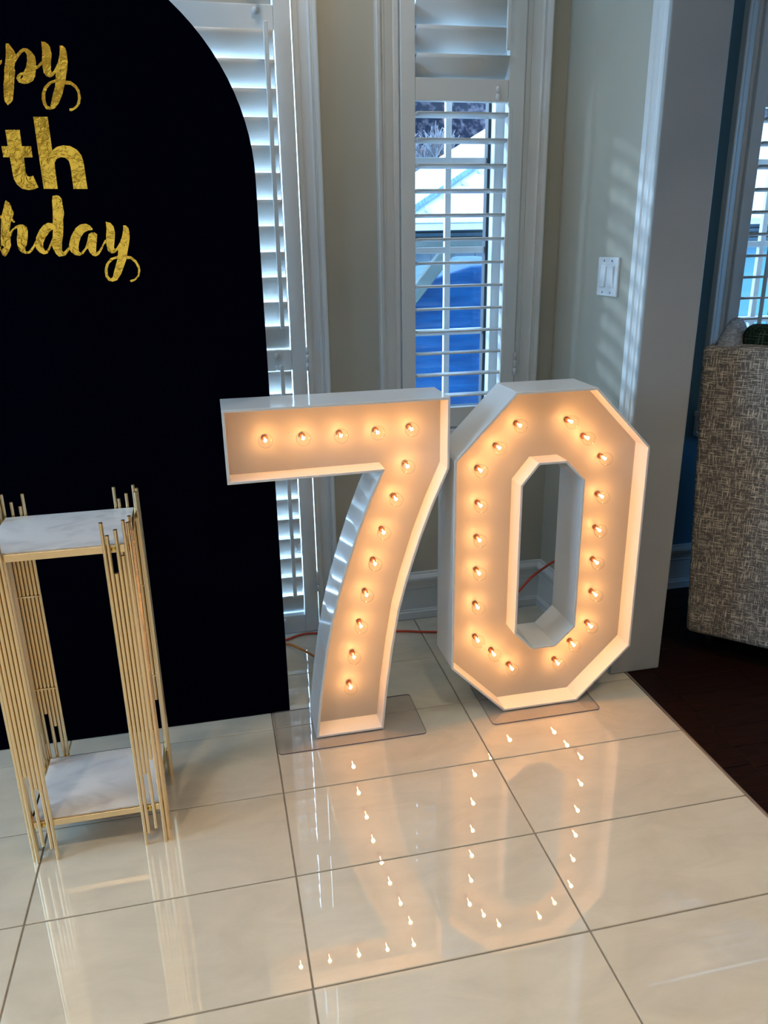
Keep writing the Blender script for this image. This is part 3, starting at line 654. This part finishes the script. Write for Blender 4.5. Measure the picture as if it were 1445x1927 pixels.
side_t = [0.868, 0.846, 0.800, 0.858, 0.870]; side_b = [0.0, 0.045, 0.210, 0.030, 0.0]
for sx_ in (-1, 1):
    for sy_ in (-1, 1):
        for k in range(6):
            rod(SXC+sx_*(SHX-(5-k)*0.0094), SYC+sy_*SHY, bots[k], tops[k])
        for k in range(5):
            rod(SXC+sx_*(SHX+0.0085), SYC+sy_*(SHY-0.006-k*0.0094), side_b[k], side_t[k])
for zt in (0.817, 0.115):
    x0, x1, y0, y1 = SXC-SHX+0.0045, SXC+SHX+0.003, SYC-SHY+0.0045, SYC+SHY-0.0045
    x0 -= 0.0075
    fr = MB()
    fr.box(x0, x1, y0, y0+0.006, zt-0.017, zt); fr.box(x0, x1, y1-0.006, y1, zt-0.017, zt)
    fr.box(x0, x0+0.006, y0+0.006, y1-0.006, zt-0.017, zt); fr.box(x1-0.006, x1, y0+0.006, y1-0.006, zt-0.017, zt)
    fr.build('shelf_frame', MAT['gold'], st, bevel=0.0006, segs=1)
    MB().box(x0+0.0062, x1-0.0062, y0+0.0062, y1-0.0062, zt-0.008, zt+0.003).build('marble_shelf', MAT['marble'], st, bevel=0.001)
    for xx in (SXC-SHX+0.028, SXC+SHX-0.028):
        MB().lathe([(0.0055, -0.002), (0.0055, -0.0035), (0.0030, -0.0045), (0.0001, -0.0045)], lambda a, b, h: (xx+a, y0+h+0.002, zt-0.0085+b), 14).build('screw', MAT['brass'], st)
for zz in (0.33, 0.60):      # thin tie wires behind each rod group
    for sx_ in (-1, 1):
        for sy_ in (-1, 1):
            MB().box(*sorted((SXC+sx_*(SHX-0.048), SXC+sx_*(SHX+0.004))), *sorted((SYC+sy_*(SHY-0.0045), SYC+sy_*(SHY-0.006))), zz, zz+0.003).build('tie_bar', MAT['gold'], st)

# ------------------------------------------------------------------ cords
def spline(pts, k=8):
    P_ = [Vector(p) for p in pts]; out = []
    for i in range(len(P_)-1):
        p0, p1, p2, p3 = P_[max(i-1, 0)], P_[i], P_[i+1], P_[min(i+2, len(P_)-1)]
        for s in range(k):
            t = s/k
            out.append(0.5*((2*p1)+(-p0+p2)*t+(2*p0-5*p1+4*p2-p3)*t*t+(-p0+3*p1-3*p2+p3)*t**3))
    out.append(P_[-1]); return out
red = spline([(-0.09, 0.80, 0.0052), (0.0, 0.835, 0.0052), (0.096, 0.868, 0.0052), (0.162, 0.898, 0.0052), (0.235, 0.890, 0.0052), (0.40, 0.850, 0.0052), (0.537, 0.829, 0.0052),
              (0.607, 0.806, 0.0052), (0.68, 0.785, 0.0052), (0.80, 0.74, 0.010), (0.88, 0.69, 0.10), (0.949, 0.650, 0.214), (0.994, 0.65, 0.262), (1.039, 0.65, 0.292), (1.078, 0.65, 0.314), (1.10, 0.60, 0.34), (1.09, 0.48, 0.36), (1.07, 0.386, 0.36)])
tag(MB().tube(red, 0.0045, 10).build('extension_cord', MAT['cord_red'], origin=(0.2, 0.88, 0)), 'orange-red extension cord running along the back wall behind the numbers', 'cord')
tan = spline([(-0.06, 0.60, 0.0052), (-0.03, 0.70, 0.0052), (0.04, 0.795, 0.0052), (0.094, 0.825, 0.010), (0.14, 0.755, 0.020), (0.19, 0.67, 0.020), (0.22, 0.56, 0.012), (0.23, 0.45, 0.03), (0.23, 0.386, 0.06)])
tag(MB().tube(tan, 0.0048, 10).build('power_cord', MAT['cord_tan'], origin=(0.1, 0.75, 0)), 'short amber-brown cord angling from behind the arch to the back of the seven', 'cord')

# ------------------------------------------------------------------ armchair in the next room
AX, AY = 1.515, 0.443
def chair():
    root = tag(empty('armchair', (AX, AY, 0), R_(-45)), 'high-backed grey-brown tweed armchair seen from behind in the next room', 'armchair')
    def rbox(b, x0, x1, y0, y1, z0, z1, e=0.0): return b.box(x0, x1, y0, y1, z0, z1)
    W_, H0, H1, T_ = 0.78, 0.075, 1.100, 0.14
    # outer back, flaring a little towards the top; local x along the back, local y into the seat
    b = MB()
    nz = 12
    def sec(t):
        z = H0 + (H1-H0)*t; fl = 0.058*t
        return -fl, W_+fl, z
    vs = []
    for i in range(nz+1):
        x0, x1, z = sec(i/nz); vs += [(x0, 0, z), (x1, 0, z), (x1, T_, z), (x0, T_, z)]
    fs = [(0, 3, 2, 1), (4*nz, 4*nz+1, 4*nz+2, 4*nz+3)]
    for i in range(nz):
        for k in range(4): fs.append((4*i+k, 4*i+(k+1) % 4, 4*i+4+(k+1) % 4, 4*i+4+k))
    b.add(vs, fs)
    def put(bm, name, mat, bevel=0.0, segs=3):
        o = bm.build(name, mat, origin=(0, 0, 0), bevel=bevel, segs=segs); o.parent = root
        for pg in o.data.polygons: pg.use_smooth = True
        return o
    put(b, 'outer_back', MAT['tweed'], 0.018, 4)
    for x in (-0.0, W_-0.11):
        a = MB().box(x, x+0.11, T_+0.002, 0.60, H0, 0.60); put(a, 'arm', MAT['tweed'], 0.03, 4)
    s = MB().box(0.112, W_-0.112, T_+0.002, 0.58, H0, 0.30); put(s, 'seat_base', MAT['tweed'], 0.01)
    s = MB().box(0.114, W_-0.114, T_+0.10, 0.60, 0.302, 0.45); put(s, 'seat_cushion', MAT['tweed_lit'], 0.04, 4)
    hk = [(0.0, 1.080), (0.05, 1.108), (0.12, 1.128), (0.25, 1.147), (0.40, 1.163), (0.55, 1.173), (0.66, 1.172), (0.76, 1.160), (0.85, 1.128), (0.92, 1.07), (0.97, 0.97), (1.0, 0.78)]
    def wing_h(t):
        for (a, p), (b_, q) in zip(hk, hk[1:]):
            if t <= b_: return p + (q-p)*(t-a)/(b_-a)
        return hk[-1][1]
    for x in (-0.036, W_-0.074):
        def wf(u, v, x=x):
            q = abs(2*v-1); k = max(0.0, 1-q**2.6)**(1/2.6); return (x-0.020*k*(1 if x < 0.3 else -1)+0.11*v, 0.02+0.37*u, 0.78+(wing_h(u)-0.78)*k)
        put(MB().grid(44, 23, wf), 'wing', MAT['tweed_lit'])
    c_ = MB().box(0.036, W_-0.036, T_+0.004, T_+0.094, 0.452, 1.160); put(c_, 'back_cushion', MAT['tweed_green'], 0.035, 4)
    for x in (0.07, W_-0.07):
        for y in (0.07, 0.54):
            l = MB().tube([(x, y, 0.001), (x, y, H0+0.01)], [0.014, 0.022], 12); put(l, 'leg', MAT['black'])
    return root
chair()

# ------------------------------------------------------------------ unseen ceiling fixtures added for warm key and fill light
CL = 7.8
dl_ = bpy.data.lights.new('fill_downlight', 'AREA'); dl_.shape = 'DISK'; dl_.size = 0.11; dl_.energy = CL; dl_.color = (1.0, 0.80, 0.56); dl_.spread = R_(106)
EM = emit('fill_lamp_lens', (1.0, 0.86, 0.66), 12)
for k, (x, y, e) in enumerate(((-0.9, -1.3, 1), (0.55, -1.3, 0.78), (-0.9, -2.7, 1), (0.55, -2.7, 1), (-2.2, -0.6, 1), (0.30, 0.62, 0.16), (-2.2, -2.7, 1), (1.75, -0.85, 0.8))):  # the far-room one is added to brighten the armchair
    r = tag(empty('fill_ceiling_light', (x, y, 2.75)), 'round ceiling fill light, added and unseen', 'ceiling light', 'added ceiling fill lights out of view')
    MB().lathe([(0.080, 0), (0.080, -0.004), (0.062, -0.006), (0.058, -0.002)], lambda a, b, h: (x+a, y+b, 2.7495+h), 28).build('trim_ring', MAT['plate'], r)
    MB().lathe([(0.0001, 0), (0.058, 0)], lambda a, b, h: (x+a, y+b, 2.7485), 28).build('lens', EM, r)
    o = bpy.data.objects.new('fill_downlight', dl_ if e == 1 else dl_.copy()); C.objects.link(o); o.location = (x, y, 2.742)
    if e != 1: o.data.energy = CL*e
    if x > 1.2: o.data.spread = R_(100)

# ------------------------------------------------------------------ outdoors
SNOW = noise_mat('snow_white_roof', (0.93, 0.95, 0.96), (0.85, 0.9, 0.93), 8, 0.8)
SLATE = noise_mat('dark_slate_blue', (0.05, 0.10, 0.14), (0.07, 0.13, 0.17), 12, 0.6)
GREYP = noise_mat('pale_grey_board', (0.20, 0.25, 0.30), (0.24, 0.30, 0.35), 10, 0.7)
BRACE = noise_mat('grey_green_timber', (0.10, 0.13, 0.13), (0.13, 0.16, 0.16), 10, 0.7)
GUT = noise_mat('grey_gutter_metal', (0.22, 0.35, 0.42), (0.10, 0.19, 0.25), 30, 0.5)
TARP = noise_mat('blue_tarpaulin', (0.0005, 0.055, 0.20), (0.003, 0.09, 0.28), 7, 0.42, stretch=(0.7, 1, 3.0), bump=0.5, bscale=14, bdist=0.02)
GRND = noise_mat('frosty_paving', (0.42, 0.44, 0.46), (0.55, 0.57, 0.6), 3, 0.9)
BARK = noise_mat('bare_twig_bark', (0.26, 0.23, 0.25), (0.42, 0.38, 0.40), 6, 0.9)
LEAF = noise_mat('rusty_leaves', (0.42, 0.10, 0.05), (0.30, 0.12, 0.06), 6, 0.8)
HEDGE = noise_mat('distant_thicket', (0.035, 0.035, 0.06), (0.34, 0.27, 0.31), 7.0, 1.0, detail=14, lo=0.46, hi=0.74)
tag(MB().box(-12, 24, 1.10, 34, -0.3, -0.05).build('ground', GRND, origin=(0, 10, -0.1)), kind='structure')

pv = tag(empty('garden_pavilion', (3.2, 6.2, -0.05)), 'garden pavilion with a snowy roof seen through the shutters', 'pavilion')
# lower roof slope, its left hip rising away from the eave
H1, H2 = Vector((1.93, 5.95, 1.700)), Vector((3.127, 7.300, 2.266))
def slab(pts, th, name, mat):
    p = [Vector(q) for q in pts]; nn = (p[1]-p[0]).cross(p[-1]-p[0]).normalized()
    if nn.z < 0: nn = -nn
    b = MB(); n_ = len(p)
    b.add(p + [q-nn*th for q in p], [tuple(range(n_)), tuple(range(2*n_-1, n_-1, -1))] + [(i, (i+1) % n_, n_+(i+1) % n_, n_+i) for i in range(n_)])
    return b.build(name, mat, pv)
dirh = (H2-H1)
E0 = H1 - dirh*0.22
slab([(E0.x, E0.y, E0.z-0.012), (9.0, E0.y, 1.60), (9.0, H2.y+1.0, H2.z+0.6), (H2.x+0.9, H2.y+1.0, H2.z+0.6), (H2.x, H2.y, H2.z)], 0.06, 'roof_slope', SNOW)
# gutter along the hip with brackets, and the snowy slope beyond it
def bar(a, b, w_, h_, name, mat, par=pv):
    a = Vector(a); b = Vector(b); d = (b-a); m = d.to_track_quat('X', 'Z').to_matrix()
    return MB().obox((a+b)/2, d.length/2, w_/2, h_/2, m).build(name, mat, par, bevel=0.004, segs=1)
up = Vector((-0.02, -0.05, 0.045))
bar(E0+up, H2+dirh*0.6+up, 0.10, 0.085, 'gutter', GUT)
for t in (0.06, 0.30, 0.54, 0.78, 1.0):
    q = H1+dirh*t+Vector((0.03, -0.12, -0.01)); bar(q, q+Vector((0.06, 0.0, -0.055)), 0.05, 0.045, 'bracket', MAT['trim'])
up2 = Vector((-0.02, 0.10, 0.165))
bar(E0+up2, H2+dirh*0.6+up2, 0.30, 0.14, 'upper_roof_edge', SNOW)
# eave, fascia and walls
MB().box(1.0, 9.0, 5.62, 5.74, 1.575, 1.615).build('eave_gutter', SNOW, pv, bevel=0.006)
MB().box(1.0, 9.0, 5.80, 5.90, 1.345, 1.575).build('fascia', SLATE, pv)
for k in range(5): MB().box(1.0, 9.0, 5.785, 5.80, 1.355+k*0.044, 1.365+k*0.044).build('groove_shade_strip', MAT['dark'], pv)  # raised dark strips, groove shade put into their colour
for k in range(34):
    x = 1.2+k*0.23
    MB().box(x, x+0.222, 6.0, 6.03, -0.05, 1.345).build('wall_board', GREYP if x < 3.4 else M('curtain_blue%d' % k, (0.16, 0.30+0.05*(k % 3), 0.46), 0.8), pv, bevel=0.006)
for x in (1.72, 4.15, 6.6): MB().box(x, x+0.14, 5.72, 5.86, -0.05, 1.345).build('post', BRACE, pv)
pg = tag(empty('pergola_post', (0.76, 2.13, -0.05)), 'grey timber pergola post with slanting brace just outside the window', 'post')
MB().box(0.71, 0.81, 2.08, 2.18, -0.05, 1.405).build('post', BRACE, pg, bevel=0.004)
MB().box(0.40, 1.60, 2.09, 2.17, 1.405, 1.44).build('beam', BRACE, pg, bevel=0.004)
bar((1.135, 2.13, 1.415), (0.80, 2.13, 1.02), 0.06, 0.062, 'brace', BRACE, pg)

# blue tarpaulin over garden furniture
def tarp():
    rn = random.Random(5)
    x0, x1, ya, yb_ = 0.70, 1.85, 2.25, 3.1
    def top(x): return 1.235 + 0.085*max(0.0, min(1.0, (x-1.05)/0.28)) - 0.10*max(0, (x-1.5))**1
    def fn(u, v):
        # u round the sides, v from ground to the middle of the top
        a = 2*math.pi*u; cx, cy = (x0+x1)/2, (ya+yb_)/2
        sp = lambda t, e: math.copysign(abs(t)**e, t)
        if v < 0.8:
            k = v/0.8; r = 1.04 - 0.04*k + 0.012*math.sin(k*34+math.sin(a*3))*(1 if k < 0.97 else 0)
            x = cx + (x1-x0)/2*sp(math.cos(a), 0.35)*r; y = cy + (yb_-ya)/2*sp(math.sin(a), 0.35)*r
            z = -0.05 + k*(top(x)+0.05)
        else:
            k = (v-0.8)/0.2; x = cx + (x1-x0)/2*sp(math.cos(a), 0.35)*(1-k); y = cy + (yb_-ya)/2*sp(math.sin(a), 0.35)*(1-k)
            z = top(x) + 0.02*math.sin(k*3)
        return (x, y, z)
    o = MB().grid(72, 60, fn, True, True).build('tarpaulin', TARP, origin=(1.2, 2.6, -0.05), fix=True)
    tag(o, 'bright blue tarpaulin draped over garden furniture outside the window', 'tarpaulin')
tarp()

# bare trees behind the pavilion
def tree(x, y, h, seed, label):
    rn = random.Random(seed); b = MB(); lf = MB()
    root = tag(empty('bare_tree', (x, y, -0.05)), label, 'tree', 'bare trees beyond the pavilion')
    def grow(p, d, L, r, lev):
        n_ = 3; pts = [p]; q = p.copy(); dd = d.copy()
        for i in range(n_):
            dd = (dd + Vector((rn.uniform(-.16, .16), rn.uniform(-.16, .16), rn.uniform(-.05, .12)))).normalized()
            q = q + dd*(L/n_); pts.append(q.copy())
        b.tube(pts, [r, r*0.9, r*0.8, r*0.68], 3 if lev > 1 else 6, caps=False)
        if lev >= 5:
            if rn.random() < 0.10:
                c = pts[-1]; s = rn.uniform(0.02, 0.045)
                a = Vector((rn.uniform(-1, 1), rn.uniform(-1, 1), rn.uniform(-1, 1))).normalized(); e = a.orthogonal()
                lf.add([c-a*s, c+e*s, c+a*s, c-e*s], [(0, 1, 2, 3)])
            return
        for k in range(5 if lev < 4 else 4):
            t = rn.uniform(0.35, 1.0); base = pts[min(n_, int(t*n_)+0)]
            ax = Vector((rn.uniform(-1, 1), rn.uniform(-1, 1), rn.uniform(0.0, 0.9))).normalized()
            grow(base, (dd*0.75+ax).normalized(), L*rn.uniform(0.5, 0.72), r*0.60, lev+1)
    grow(Vector((x, y, -0.05)), Vector((0, 0, 1)), h*0.34, h*0.022, 0)
    b.build('branches', BARK, root, fix=False)['kind'] = 'stuff'
    if lf.v: lf.build('leaves', LEAF, root, fix=False)['kind'] = 'stuff'
for k, (x, y, h, lab) in enumerate(((3.75, 10.9, 5.8, 'nearest bare tree with rusty leaves, above the snowy roof in the middle window'),
                                    (6.1, 12.2, 4.6, 'bare tree behind the pavilion roof, between the two windows'),
                                    (2.9, 13.6, 4.8, 'farther bare tree behind the nearest one, against the thicket'),
                                    (7.6, 9.8, 4.4, 'bare tree above the snowy roof, seen through the far room window'),
                                    (10.4, 11.2, 4.6, 'bare tree at the right end of the garden, past the far room window'))):
    tree(x, y, h, 20+k, lab)
def thicket():
    rn = random.Random(9)
    def fn(u, v):
        x = -6+26*u; z = -0.3+v*(6.2+0.5*math.sin(u*31)+0.35*math.sin(u*77))
        return (x, 18+0.8*math.sin(u*50+v*9)-1.2*v, z)
    o = MB().grid(120, 10, fn, True).build('thicket', HEDGE, origin=(5, 15, 0), fix=False)
    tag(o, 'distant purple-brown thicket along the garden boundary', 'thicket', kind='stuff')
thicket()
